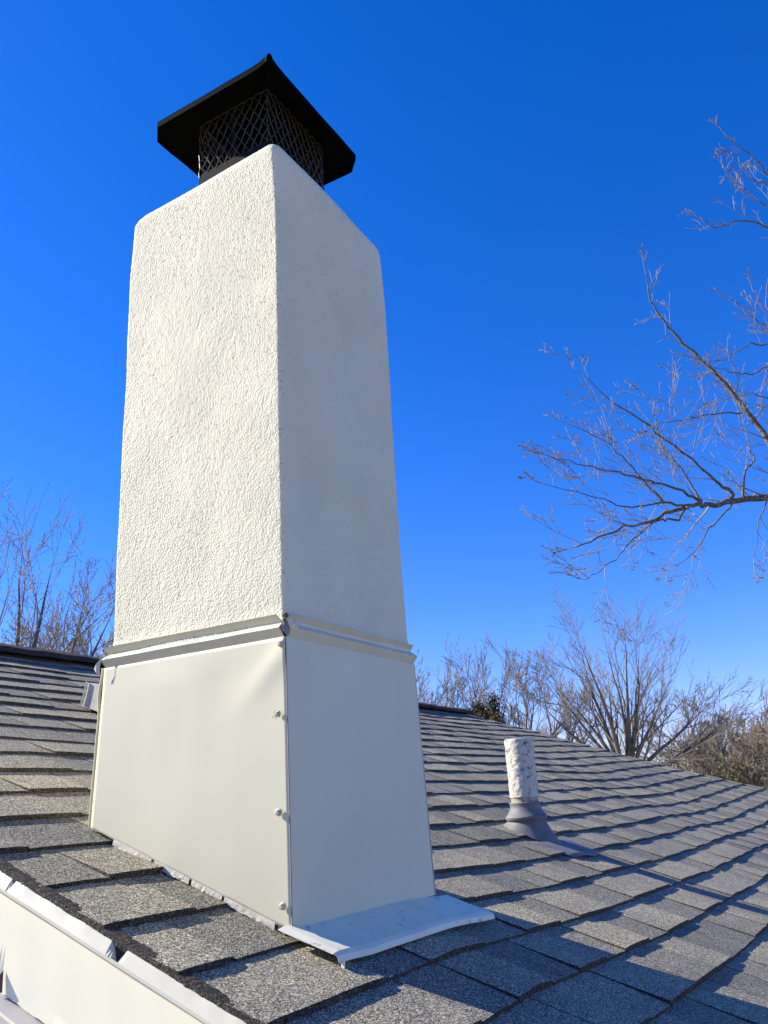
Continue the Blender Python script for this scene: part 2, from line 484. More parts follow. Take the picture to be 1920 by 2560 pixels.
# stucco stack
IN = .0143; X0, X1, Y0c, Y1c = IN, W-IN, IN, D-IN; ZT = 1.520; ZB = .462
def ring(z, r, inset, n_side):
    pts = []
    x0, x1, y0, y1 = X0+inset, X1-inset, Y0c+inset, Y1c-inset
    r = min(r, (x1-x0)/2-.001, (y1-y0)/2-.001)
    P = 2*(x1-x0+y1-y0-4*r) + 2*math.pi*r
    segs = [((x0+r, y0), (x1-r, y0), (x1-r, y0+r), -90), ((x1, y0+r), (x1, y1-r), (x1-r, y1-r), 0),
            ((x1-r, y1), (x0+r, y1), (x0+r, y1-r), 90), ((x0, y1-r), (x0, y0+r), (x0+r, y0+r), 180)]
    nc = 8
    for (a, b, c, ang) in segs:
        for i in range(n_side):
            t = i/n_side; nx_, ny_ = math.cos(R(ang)), math.sin(R(ang))
            pts.append((a[0]+(b[0]-a[0])*t, a[1]+(b[1]-a[1])*t, nx_, ny_))
        for i in range(nc):
            t = R(ang + 90*i/nc)
            pts.append((c[0]+r*math.cos(t), c[1]+r*math.sin(t), math.cos(t), math.sin(t)))
    return [(x, y, z, u, v) for x, y, u, v in pts]
NS = 96; rings = []
RT = .050
zs = [ZB + (ZT-RT-ZB)*i/185 for i in range(186)]
for z in zs:
    # slightly bellied near the foot as trowelled stucco is
    foot = -.006*(1-sm(ZB, ZB+.05, z))
    rings.append(ring(z, .006 + .008*sm(1.3, 1.48, z), foot, NS))
for i in range(1, 15):
    a = math.pi/2*i/14
    rings.append(ring(ZT-RT+RT*math.sin(a), .014+.02*i/14, RT*(1-math.cos(a)), NS))
for k in range(1, 12):
    rings.append(ring(ZT+.010*k/11, .034, RT+.115*k/11, NS))
Vs = []
for ri, rg_ in enumerate(rings):
    for (x, y, z, u, v) in rg_:
        p = Vector((x, y, z))
        d = .0008*noise.noise(p*180) + .0002*noise.noise(p*85) + .0006*noise.noise(p*13+Vector((5, 2, 1))) + .0030*noise.noise(p*5)
        nzp = sm(ZT-.05, ZT, z)
        zo = (.024*(1-y/D) - .014*(x/W)**2)*sm(1.15, ZT-.01, z)
        Vs.append((x+u*d*(1-nzp*.5), y+v*d*(1-nzp*.5), z+d*nzp+zo))
nr = len(rings[0])
Fs = [(i*nr+j, i*nr+(j+1) % nr, (i+1)*nr+(j+1) % nr, (i+1)*nr+j) for i in range(len(rings)-1) for j in range(nr)]
Fs.append(tuple(range((len(rings)-1)*nr, len(rings)*nr)))
mesh('stucco_stack', Vs, Fs, M['stucco'], chim, smooth=True)

# sheet metal skirt panels
def lface(y, z):   # bulges of the left panel (out = -x)
    e = sm(-.03, .24, y)*sm(.0, .14, D-y)*min(1, max(0, (H1-z)/.05))*min(1, max(0, (z-S*y)/.05))
    crease = .0022*math.exp(-((z-.345)-(.9*(.0-y)+.09))**2/.0009)*sm(.30, .42, z)*sm(.20, .02, y)
    return -(.0016*nz(y*5.5, z*4.2, 4.4) + .0006*nz(y*13, z*9, 1.2) + .0010)*e - crease + .003*math.exp(-((y-.13)**2+(z-.40)**2)/.0035)*e
b = MB(); rows = []
NU, NV = 70, 70
for j in range(NV+1):
    t = j/NV; row = []
    for i in range(NU+1):
        y0_ = TP*t; y1_ = D-TP*t
        y = y0_ + (y1_-y0_)*i/NU
        zb = S*y + .0015 + .0015*nz(y*40, 3)
        z = zb + (H1-zb)*t
        row.append((TP*t + lface(y, z) - .0015, y, z))
    rows.append(row)
b.sheet(rows, (.0012, 0, 0))
b.build('side_panel', M['panel'], chim, True)
# thin open seam where the two panels meet
b = MB(); b.tube([(TP*i/12-.0016, -.0012+TP*i/12, .002+(H1-.004)*i/12) for i in range(13)], .0011, 5); b.build('corner_seam', M['flange'], chim)
def standing_gap(name, pts_fn, mat):
    b = MB(); b.sheet([pts_fn(i/60) for i in range(61)]); return b.build(name, mat, chim)
def gw_(t): return .0085 + .0055*math.exp(-((t-.84)/.09)**2) + .0015*nz(t*5, 6)
def zl(t): return S*D+.002 + (H1-S*D)*t
standing_gap('rear_gap', lambda t: [(TP*t+.007, D-.001-TP*t, zl(t)), (TP*t+.007, D+gw_(t)-TP*t, zl(t))], M['felt'])  # dark sheet stands in for the shade inside the gap
standing_gap('rear_hem', lambda t: [(TP*t+.009, D+gw_(t)-.0005-TP*t, zl(t)), (TP*t+.0005, D+gw_(t)-TP*t, zl(t)), (TP*t+.0005, D+gw_(t)+.0016-TP*t, zl(t)), (TP*t+.010, D+gw_(t)+.0018-TP*t, zl(t))], M['panel'])
# front panel, right panel, back panel
def flat_panel(name, A, B, fn, off):
    b = MB(); rows = []
    for j in range(31):
        t = j/30; row = []
        for i in range(31):
            u = i/30
            x = A[0]+(B[0]-A[0])*u; y = A[1]+(B[1]-A[1])*u
            zb = S*y + .001; z = zb + (H1-zb)*t
            cx, cy = W/2, D/2
            xx = x + (cx-x)*TP*t/(W/2); yy = y + (cy-y)*TP*t/(D/2)
            e = math.sin(math.pi*u)*math.sin(math.pi*t)
            k = e*fn*nz(u*2.2+off, t*2.4)
            nx_, ny_ = (B[1]-A[1]), -(B[0]-A[0]); L = math.hypot(nx_, ny_)
            row.append((xx+nx_/L*k, yy+ny_/L*k, z))
        rows.append(row)
    b.sheet(rows, (0, 0, 0)) if False else b.sheet(rows)
    return b.build(name, M['panel'], chim, True)
flat_panel('front_panel', (0, 0), (W, 0), .0015, 2)
flat_panel('far_panel', (W, 0), (W, D), .003, 5)
flat_panel('rear_panel', (W, D), (0, D), .003, 8)
standing_gap('side_gap', lambda t: [(W-TP*t-.001, .0075+TP*t, .0+H1*t), (W-TP*t+.0065-.003*t, .0075+TP*t, .0+H1*t)], M['felt'])  # dark sheet painted for the shade of this recess
standing_gap('side_hem', lambda t: [(W-TP*t+.0060-.003*t, .008+TP*t, H1*t), (W-TP*t+.0065-.003*t, .0012+TP*t, H1*t), (W-TP*t+.0080-.003*t, .0012+TP*t, H1*t), (W-TP*t+.0082-.003*t, .009+TP*t, H1*t)], M['panel_band'])

# counter flashing band: four bent strips with open mitres
PROF = [(-.0080, .4925), (-.0072, .4915), (.0010, .4795), (-.0105, .4700), (-.0118, .4682), (-.0030, .4515), (-.0020, .4500)]
def band(name, A, B, nrm, trim0, trim1, seed):
    A = Vector((*A, 0)); B = Vector((*B, 0)); nrm = Vector((*nrm, 0)); d = (B-A).normalized(); L = (B-A).length
    b = MB(); rows = []
    for i in range(41):
        u = i/40; r = []
        for j, (o, z) in enumerate(PROF):
            t0 = trim0[j]; t1 = trim1[j]
            s = -t0 + (L+t0+t1)*u
            w = .0009*nz(s*16, seed, j*.2)
            P = A + d*s + nrm*(-o + w)
            r.append((P.x, P.y, z + .0010*nz(s*9, seed+3)))
        rows.append(r)
    b.sheet(rows, nrm*-.0009)
    return b.build(name, M['panel_band'], chim)
tf = [-.011, -.011, -.004, .003, .004, -.004, -.004]; tb = [.004, .004, .001, .010, .011, .001, -.006]
T2 = TP+.004
band('counter_flashing', (T2, T2), (T2, D-T2), (-1, 0), [-.012, -.012, -.005, -.004, -.004, .001, .001], [.010, .010, .002, .006, .007, .001, -.001], 1)
band('counter_flashing', (T2, T2), (W-T2, T2), (0, -1), [-.006, -.006, -.004, -.002, -.002, .0, .0], [.001, .001, -.002, .006, .007, .001, -.003], 2)
band('counter_flashing', (W-T2, T2), (W-T2, D-T2), (1, 0), tf, tb, 3)
band('counter_flashing', (W-T2, D-T2), (T2, D-T2), (0, 1), tf, tb, 4)
def crumple(name, mat, pts, fs): 
    b = MB(); b.add(pts, fs); return b.build(name, mat, chim)
# torn tabs at the corners
crumple('torn_tab', M['panel_band'],
        [(-.004, -.004, .4800), (.006, -.011, .4785), (.0165, -.0135, .4700), (.0185, -.0120, .4735), (.010, -.0075, .4620), (.000, -.0065, .4655),
         (.004, -.0150, .4710), (.012, -.0165, .4640), (.0075, -.0140, .4590)],
        [(0, 1, 5), (1, 6, 5), (1, 2, 7, 6), (6, 7, 8), (5, 6, 8, 4), (2, 3, 4, 7)])
crumple('torn_tab', M['flange'],
        [(-.0035, .004, .4690), (-.0035, -.0035, .4780), (.004, -.0045, .4780), (.0045, -.004, .4680), (-.001, -.0015, .4500), (.003, -.0045, .4540), (-.005, .0065, .4640)],
        [(0, 1, 2, 3), (0, 3, 5, 4), (6, 0, 4)])
yb_ = D-T2
crumple('torn_tab', M['panel_band'],
        [(-.004, yb_+.006, .4700), (-.007, yb_+.014, .4610), (-.0060, yb_+.020, .4520), (-.006, yb_+.014, .4440), (-.002, yb_+.008, .4360), (-.004, yb_+.006, .4560),
         (-.002, yb_+.003, .4800), (-.007, yb_+.010, .4780), (.002, yb_+.006, .4860)],
        [(0, 1, 5), (1, 2, 3, 5), (3, 4, 5), (0, 5, 6), (6, 7, 0), (6, 8, 7)])
crumple('torn_tab', M['panel_band'],
        [(W-.006, -.004, .4830), (W+.004, -.002, .4860), (W+.013, .003, .4880), (W+.009, .002, .4820), (W+.003, .0, .4740), (W-.006, -.002, .4760),
         (W+.002, -.010, .4690), (W+.012, -.006, .4640), (W+.0165, .0, .4600), (W+.014, .001, .4480), (W+.009, -.004, .4560), (W+.001, -.006, .4500), (W-.003, -.008, .4540)],
        [(0, 1, 4, 5), (1, 2, 3, 4), (6, 7, 10, 12), (7, 8, 9, 10), (10, 11, 12)])
# crumbled sealant where the stucco meets the band corner
b = MB()
for i in range(26):
    rg = random.Random(i)
    c = Vector((.006+rg.uniform(-.004, .006), .004+rg.uniform(-.002, .004), .486+rg.uniform(-.008, .008))); r = rg.uniform(.0012, .003)
    b.add([c+Vector((rg.uniform(-1, 1), rg.uniform(-1, 1), rg.uniform(-1, 1)))*r*1.6 for _ in range(5)], [(0, 1, 2), (0, 2, 3), (0, 3, 4), (1, 4, 2), (1, 3, 4)])
tag(b.build('crumbled_sealant', M['caulk'], chim), kind='stuff')
b = MB()
for i in range(30):
    rg = random.Random(i+50)
    c = Vector((-.003+rg.uniform(-.003, .004), .004+rg.uniform(-.004, .022), -.002+rg.uniform(-.003, .006))); c.z += S*c.y; r = rg.uniform(.0012, .003)
    b.add([c+Vector((rg.uniform(-1, 1), rg.uniform(-1, 1), rg.uniform(-1, 1)))*r*1.6 for _ in range(5)], [(0, 1, 2), (0, 2, 3), (0, 3, 4), (1, 4, 2), (1, 3, 4)])
tag(b.build('crumbled_sealant', M['caulk'], chim), kind='stuff')
# screws: hex washer heads
def screw(y, z, first=True, sc=1.0):
    b = MB(); x = TP*z/H1 - .0045
    def disc(x, r, n, dome=0): return [(x, y+r*math.cos(2*math.pi*k/n), z+r*math.sin(2*math.pi*k/n)) for k in range(n)]
    n = 12; prof = [(0, .0062), (-.0016, .0060), (-.0022, .0044), (-.0062, .0041), (-.0072, .0028)]
    v = []; f = []
    for i, (dx, r) in enumerate(prof):
        v += disc(x+dx, r*sc, n)
        if i: f += [((i-1)*n+k, i*n+k, i*n+(k+1) % n, (i-1)*n+(k+1) % n) for k in range(n)]
    f.append(tuple((len(prof)-1)*n+k for k in range(n)))
    b.add(v, f); return b.build('screw', M['screw'], chim)
screw(.0135, .440); s2 = screw(.020, .325, sc=.8); screw(.020, .173); screw(.0135, .038)
b = MB()
for i in range(14):
    rg = random.Random(i+150)
    c = Vector((-.0035, .020+rg.uniform(-.006, .007), .324+rg.uniform(-.010, .006))); r = rg.uniform(.0012, .0026)
    b.add([c+Vector((rg.uniform(-.6, .2), rg.uniform(-1, 1), rg.uniform(-1, 1)))*r*1.7 for _ in range(5)], [(0, 1, 2), (0, 2, 3), (0, 3, 4), (1, 4, 2), (1, 3, 4)])
tag(b.build('sealant_smear', M['screw'], chim), kind='stuff')
# apron flashing in front
b = MB(); rows = []
for i in range(41):
    u = i/40; x = -.024 + (.515+.024)*u
    row = []
    for j, (yy, h) in enumerate(((.010, .0060), (-.03, .0070), (-.06, .0085), (-.088, .0105), (-.096, .0085), (-.0985, .0020))):
        y = yy - .004*u
        if x > W+.001 or x < -.001: y = min(y, .004 if x < 0 else -.002)
        hh = h + .0005*nz(x*9, yy*20, 5) + (.0025*sm(.07, .0, x) if j > 1 else 0)
        row.append((x, y, S*y + hh - .010*sm(.30, .55, x)))
    rows.append(row)
b.sheet(rows, (0, 0, -.0012)); b.build('apron_flashing', M['apron'], chim)
b = MB(); rows = []
for i in range(9):
    u = i/8; y = .004 - .094*u
    rows.append([(-.030+.004*u, y, S*y+.0085+.004*u), (-.012, y, S*y+.0115+.003*u), (.004+.012*u, y, S*y+.0110+.003*u)])
b.sheet(rows, (0, 0, -.0011)); b.build('apron_tab', M['apron'], chim)
b = MB(); b.box((-.019, -.1035, S*-.1-.004), (-.0165, -.0985, S*-.1+.0065)); b.box((-.0205, -.103, S*-.1+.002), (-.015, -.0995, S*-.1+.005))
b.build('nail', M['fascia'], chim)
# step flashing slivers under the side panel
for i, (ya, yb2, hh) in enumerate(((.03, .13, .011), (.135, .20, .006), (.205, .285, .010), (.292, .385, .012))):
    b = MB(); rows = []; rg = random.Random(i+9)
    for k in range(15):
        y = ya + (yb2-ya)*k/14
        rows.append([(-.0022, y, S*y+.004), (-.0045, y, S*y-.002+rg.uniform(-.001, .001)), (-.0045-.0018*rg.random()-.001*math.sin(math.pi*k/14), y, S*y-.002-hh*.30+rg.uniform(-.0012, .0012))])
    b.sheet(rows, (0, 0, -.001)); b.build('step_flashing', M['sliver'], chim)

# ------------------------------------------------------------------ chimney cap
cap = bpy.data.objects.new('chimney_cap', None); COL.objects.link(cap); cap.location = (.22, .22, 1.575)
cap.parent = chim; cap.matrix_parent_inverse = Matrix.Translation(-chim.location)
cap['label'] = 'black square sheet metal cap over a wire mesh cage'
b = MB(); b.box((.112, .122, 1.49), (.325, .31, 1.578)); b.build('flue_tile', M['clay'], cap)
CX0, CX1, CY0, CY1 = .108, .334, .106, .314; CZ0, CZ1 = 1.582, 1.786
b = MB()
for (a, c) in (((CX0, CY0), (CX1, CY0)), ((CX1, CY0), (CX1, CY1)), ((CX1, CY1), (CX0, CY1)), ((CX0, CY1), (CX0, CY0))):
    b.sheet([[(a[0], a[1], CZ0-.02), (c[0], c[1], CZ0-.02)], [(a[0], a[1], CZ0+.052), (c[0], c[1], CZ0+.052)]],
            ((.0015 if a[0] == c[0] == CX0 else -.0015 if a[0] == c[0] else 0), (.0015 if a[1] == c[1] == CY0 else -.0015 if a[1] == c[1] else 0), 0))
b.box((CX0-.006, CY0-.006, CZ0+.050), (CX1+.006, CY1+.006, CZ0+.0525)) if False else None
b.build('base_band', M['blackband'], cap)
def mesh_side(A, B, z0, z1, seed):
    A = Vector((*A, 0)); B = Vector((*B, 0)); L = (B-A).length; d = (B-A).normalized(); H = z1-z0
    mb = MB(); w, h = .0265, .044; sl = h/w
    rg = random.Random(seed)
    nrm = Vector((-d.y, d.x, 0))
    k = -int(H/h) - 1
    while k*w < L + 1e-6:
        for sgn in (1, -1):
            # line s = k*w + sgn*(z)/sl ; walked node by node
            pts = []
            nn = int(H/(h/2)) + 1
            base = k*w if sgn > 0 else k*w + (int(H/h)+1)*w
            for m_ in range(nn+1):
                z = m_*h/2
                s = base + sgn*m_*w/2
                if z > H: z = H
                if -1e-6 <= s <= L+1e-6:
                    pts.append(A + d*s + nrm*(.0013*(1 if m_ % 2 else -1) + .0006*rg.uniform(-1, 1)) + Vector((0, 0, z0+z)))
            if len(pts) > 1: mb.tube(pts, .0014, 4, False)
        k += 1
    return mb
for i, (a, c) in enumerate((((CX0, CY0), (CX0, CY1)), ((CX0, CY0), (CX1, CY0)), ((CX1, CY0), (CX1, CY1)), ((CX0, CY1), (CX1, CY1)))):
    mesh_side(a, c, CZ0+.045, CZ1, i).build('wire_mesh', M['wire'], cap)
# corner folds of the mesh: darker doubled wire
b = MB()
for (x, y) in ((CX0, CY1), (CX0, CY0), (CX1, CY0), (CX1, CY1)):
    pts = [(x+.0012*(-1)**k, y+.001*(-1)**(k//2), CZ0+.045+(CZ1-CZ0-.045)*k/12) for k in range(13)]
    b.tube(pts, .0016, 5)
b.build('corner_wire', M['wire'], cap)
# lid: shallow hipped hood with clipped corners and a small turned-down hem
LX0, LX1, LY0, LY1 = .037, .436, .045, .423; LZ = 1.778
cc, cn = .034, .006
oct_ = [(LX0, LY0+cn), (LX0, LY1-cc), (LX0+cc, LY1), (LX1-cc, LY1), (LX1, LY1-cc), (LX1, LY0+cc), (LX1-cc, LY0), (LX0+cn, LY0)]
b = MB(); edge = []
for k in range(8):
    p, q = Vector((*oct_[k], 0)), Vector((*oct_[(k+1) % 8], 0)); m = 14 if (q-p).length > .1 else 3
    for i in range(m):
        P = p.lerp(q, i/m); P.z = LZ + .0022*nz(P.x*14, P.y*14, 2) + .010*math.exp(-((P.x-LX0)**2+(P.y-LY0)**2)/.0006); edge.append(P)
cen = Vector(((LX0+LX1)/2, (LY0+LY1)/2, 0))
ne = len(edge)
def inset(f, dz): return [cen.lerp(Vector((P.x, P.y, 0)), f) + Vector((0, 0, P.z+dz)) for P in edge]
hood = [edge] + [inset(1-f, .034*f + .0015*nz(f*5, 1)) for f in (.15, .35, .6, .8)]
outer = [P.copy() for P in edge]
hem = [P*.998 + Vector((cen.x, cen.y, 0))*.002 + Vector((0, 0, -.010 - P.z*.002 + LZ*.002)) for P in edge]
v = [P for r in ([hem] + hood) for P in r]
f = [(i*ne+k, i*ne+(k+1) % ne, (i+1)*ne+(k+1) % ne, (i+1)*ne+k) for i in range(5) for k in range(ne)]
f.append(tuple(5*ne+k for k in range(ne)))
b.add(v, f)
v2 = [p + Vector((0, 0, .0018)) for p in v[ne:]]
b.add(v2, [tuple(q) for q in [(i*ne+k, i*ne+(k+1) % ne, (i+1)*ne+(k+1) % ne, (i+1)*ne+k) for i in range(4) for k in range(ne)]] + [tuple(4*ne+k for k in range(ne))])
b.tube([(LX0+.006, LY0+.006, LZ-.004), (LX0+.001, LY0+.001, LZ+.004), (LX0, LY0, LZ+.009)], [.009, .008, .005], 8)
b.build('lid', M['black'], cap)
for (x, y) in ((CX0+.004, (CY0+CY1)/2), (CX1-.004, (CY0+CY1)/2)):
    b = MB(); b.box((x-.001, y-.008, CZ0+.03), (x+.001, y+.008, LZ+.004)); b.build('lid_strap', M['blackband'], cap)

# ------------------------------------------------------------------ plumbing vent
PX, PY = 1.715, .285
zdk = deck(PX, PY)
vent = thing('vent_pipe', 'stubby white vent pipe with flaking paint and grey boot on the shingles', 'vent pipe', (PX, PY, zdk))
def lathe(name, prof, mat, cx, cy, n=40, rough=0, parent=None, cap_top=False, seed=0, inner=None):
    b = MB(); v = []; f = []
    for i, (r, z) in enumerate(prof):
        for k in range(n):
            a = 2*math.pi*k/n
            rr = r + (rough*noise.noise(Vector((math.cos(a)*2.2, math.sin(a)*2.2, z*38+seed))) + rough*.7*noise.noise(Vector((math.cos(a)*6, math.sin(a)*6, z*110+seed))))
            v.append((cx+rr*math.cos(a), cy+rr*math.sin(a), z))
        if i: f += [((i-1)*n+k, (i-1)*n+(k+1) % n, i*n+(k+1) % n, i*n+k) for k in range(n)]
    b.add(v, f); return b.build(name, mat, parent, True)
PZ = zdk
PR = .049
prof = [(PR, PZ+.122 + (.312-.122)*i/70) for i in range(71)]
zt = PZ + .312
prof += [(PR-.003, zt+.002), (PR-.010, zt+.0015), (PR-.012, zt-.01), (PR-.013, zt-.09)]
lathe('pipe', prof, M['pipe'], PX, PY, 56, .0022, vent)
lathe('pipe_base', [(PR-.003, PZ+.02), (PR-.003, PZ+.10), (PR-.003, PZ+.130)], M['bare'], PX, PY, 40, .0006, vent)
lathe('collar', [(PR-.003, PZ+.104), (PR+.0035, PZ+.106), (PR+.005, PZ+.103), (PR+.0025, PZ+.099), (PR+.003, PZ+.088), (PR+.010, PZ+.074),
                 (PR+.018, PZ+.064), (PR+.022, PZ+.060), (PR+.023, PZ+.056), (PR+.019, PZ+.053), (PR+.020, PZ+.049), (PR+.010, PZ+.047)], M['boot'], PX, PY, 48, 0, vent)
# sloping skirt of the boot, meets the roof plane further down the slope
b = MB(); rows = []
n = 48
for j in range(9):
    t = j/8; row = []
    for k in range(n+1):
        a = 2*math.pi*k/n
        r0 = PR+.012; cx, cy, cz = PX, PY, PZ+.050
        dx, dy = math.cos(a), math.sin(a)
        rx = .080; ry = .080 if dy > 0 else .112
        x = cx + dx*(r0 + (rx-r0)*t); y = cy + dy*(r0 + (ry-r0)*t)
        zz0 = cz; zz1 = deck(cx+dx*rx, cy+dy*ry)+.008
        z = zz0 + (zz1-zz0)*(t**.85)
        row.append((x, y, z))
    rows.append(row)
b.sheet(rows); b.build('boot_skirt', M['boot'], vent, True)
b = MB(); rows = []
for j in range(13):
    v_ = j/12; row = []
    for i in range(17):
        u = i/16; y = PY-.208+.368*v_; x = PX-.140+.280*u
        # rounded, slightly lifted lower corners
        if v_ < .25: x = PX + (x-PX)*(1-.10*(1-v_/.25)**2)
        lift_ = .011 + .004*math.sin(u*7)*(1-v_)**3 + .004*(1-v_)**4
        row.append((x, y + .012*(abs(u-.5)*2)**3*(1-v_)**2, deck(x, y)+lift_*(1 if v_ < .36 else .25)))
    rows.append(row)
b.sheet(rows, (0, 0, -.0016)); b.build('flange', M['boot'], vent, True)

# low box vent upslope, mostly hidden behind the chimney
bx = thing('roof_vent', 'low grey white box vent behind the chimney near the ridge', 'roof vent', (1.05, 1.46, deck(1.05, 1.46)))
b = MB(); zv = deck(.88, 1.45)
def zr_(y): return S*y+BASE+.006
A = [(.870, 1.500, zr_(1.500)), (.870, 1.488, zr_(1.5)+.055), (.872, 1.455, .600), (.872, 1.20, .535), (.872, 1.20, zr_(1.2))]
A = [(.868, 1.512, zr_(1.512)), (.868, 1.500, .575), (.868, 1.489, .622), (.868, 1.417, .603), (.868, 1.25, .560), (.868, 1.22, zr_(1.22))]
Bv = [(1.22, p[1], p[2]) for p in A]; k = len(A)
b.add(A+Bv, [tuple(range(k))[::-1], tuple(k+i for i in range(k))] + [(i, (i+1) % k, k+(i+1) % k, k+i) for i in range(k)])
b.build('hood', M['trim'], bx)
b = MB(); b.tube([(.862, 1.514, zr_(1.512)), (.862, 1.503, .575), (.862, 1.491, .625)], .004, 6); b.build('rolled_rim', M['fascia'], bx)
b = MB(); rows = [[(.862+.2*math.cos(a), 1.36+.02*math.sin(a), .612+.035*math.sin(a)) for a in [math.pi*q/12 for q in range(13)]]]
b.sheet([[(x+.17, y, z) for x, y, z in rows[0]], [(x+.17, y+.03, z) for x, y, z in rows[0]]], (0, 0, -.002)); b.build('vent_hood', M['flange'], bx)

# granulated scrap caught on the rake trim
b = MB(); V_ = []; F_ = []
n = 14
for i in range(8):
    t = math.pi/2*i/7
    for k in range(n):
        a = 2*math.pi*k/n; r = .028*math.cos(t)*(1+.15*nz(math.cos(a)*2, math.sin(a)*2, i))
        V_.append((-.345+r*math.cos(a)*.8, .115+r*math.sin(a)*1.1, plane(.115)-.200+.030*math.sin(t)))
    if i: F_ += [((i-1)*n+k, (i-1)*n+(k+1) % n, i*n+(k+1) % n, i*n+k) for k in range(n)]
F_.append(tuple(7*n+k for k in range(n)))
SCRAP = (V_, F_)

# ------------------------------------------------------------------ trees
class Tree:
    """collects tapered branch segments (numpy tubes) in named layers"""
    def __init__(s): s.layers = {}
    def seg(s, layer, p, q, r0, r1): s.layers.setdefault(layer, []).append((p[0], p[1], p[2], q[0], q[1], q[2], r0, r1))
    def build(s, layer, name, mat, parent, n=3, kind=None):
        if layer not in s.layers: return
        A = np.array(s.layers[layer]); P = A[:, :3]; Q = A[:, 3:6]; d = Q-P
        L = np.linalg.norm(d, axis=1, keepdims=True)+1e-9; d = d/L
        ref = np.where(np.abs(d[:, 2:3]) > .9, np.array([[1., 0, 0]]), np.array([[0, 0, 1.]]))
        a = np.cross(d, ref); a /= np.linalg.norm(a, axis=1, keepdims=True); b = np.cross(d, a)
        rings = []
        for (C_, rr) in ((P, A[:, 6:7]), (Q + d*.15*A[:, 7:8], A[:, 7:8])):
            for k in range(n):
                t = 2*math.pi*k/n; rings.append(C_ + rr*(math.cos(t)*a+math.sin(t)*b))
        V = np.stack(rings, 1).reshape(-1, 3); m = len(A); base = np.arange(m)[:, None]*2*n
        F = np.concatenate([base + np.array([[k, (k+1) % n, n+(k+1) % n, n+k]]) for k in range(n)], 0)
        o = mesh(name, V, F, mat, parent, smooth=True)
        if kind: o['kind'] = kind
        return o
def rvec(rg): return Vector((rg.gauss(0, 1), rg.gauss(0, 1), rg.gauss(0, 1)))
def grow(T, p, d, L, r, lvl, rg, cfg, layer=None):
    """one branch and its children; it tapers out and forks at the tip"""
    n = cfg.get('n', 6) if lvl > 0 else cfg.get('ntw', 4); step = L/n; q = p.copy(); d = d.normalized()
    kids = cfg['kids'][min(lvl, len(cfg['kids'])-1)] if lvl > 0 else 0
    lay = layer or (cfg['layers'][lvl] if lvl < len(cfg['layers']) else cfg['layers'][-1])
    side = 1; acc = rg.random(); rmin = cfg['rmin']
    bend = rvec(rg)*cfg['wob']*.35
    for i in range(n):
        t0 = i/n; t1 = (i+1)/n
        d = (d + rvec(rg)*cfg['wob'] + bend + Vector((0, 0, cfg['up']))).normalized()
        e = q + d*step
        r0 = max(rmin, r*(1-t0)**.85 if t0 < 1 else rmin); r1 = max(rmin*.85, r*(1-t1)**.85 if t1 < 1 else rmin*.8)
        T.seg(lay, q, e, r0, r1)
        if lvl > 0 and t1 > cfg.get('bare', .15):
            acc += kids/n
            while acc >= 1:
                acc -= 1
                side = -side
                ax = d.cross(rvec(rg)).normalized(); ang = R(rg.uniform(*cfg['ang']))
                cd = (d*math.cos(ang) + ax*math.sin(ang))
                if 'flat' in cfg: cd = (cd - cfg['flat']*cd.dot(cfg['flat'])*.55).normalized()
                cl = L*rg.uniform(.40, .70)*(1-.40*t1)*cfg.get('shrink', 1.0)
                grow(T, q.lerp(e, rg.random()), cd, cl, max(rmin, r1*(.68 if lvl > 1 else .5)), lvl-1, rg, cfg)
        if cfg.get('buds') and lvl <= 1 and rg.random() < cfg['buds']:
            rad = cfg['budr']*rg.uniform(.7, 1.3)
            T.seg('bud', e, e + (d + rvec(rg)*.5).normalized()*rad*3, rad, rad*.45)
        q = e
    if lvl > 0:
        for k in range(1 + (lvl > 2)):
            ax = d.cross(rvec(rg)).normalized(); ang = R(rg.uniform(4, 22))
            grow(T, q, d*math.cos(ang)+ax*math.sin(ang), L*rg.uniform(.18, .30), rmin, max(0, lvl-2), rg, cfg)
    return q
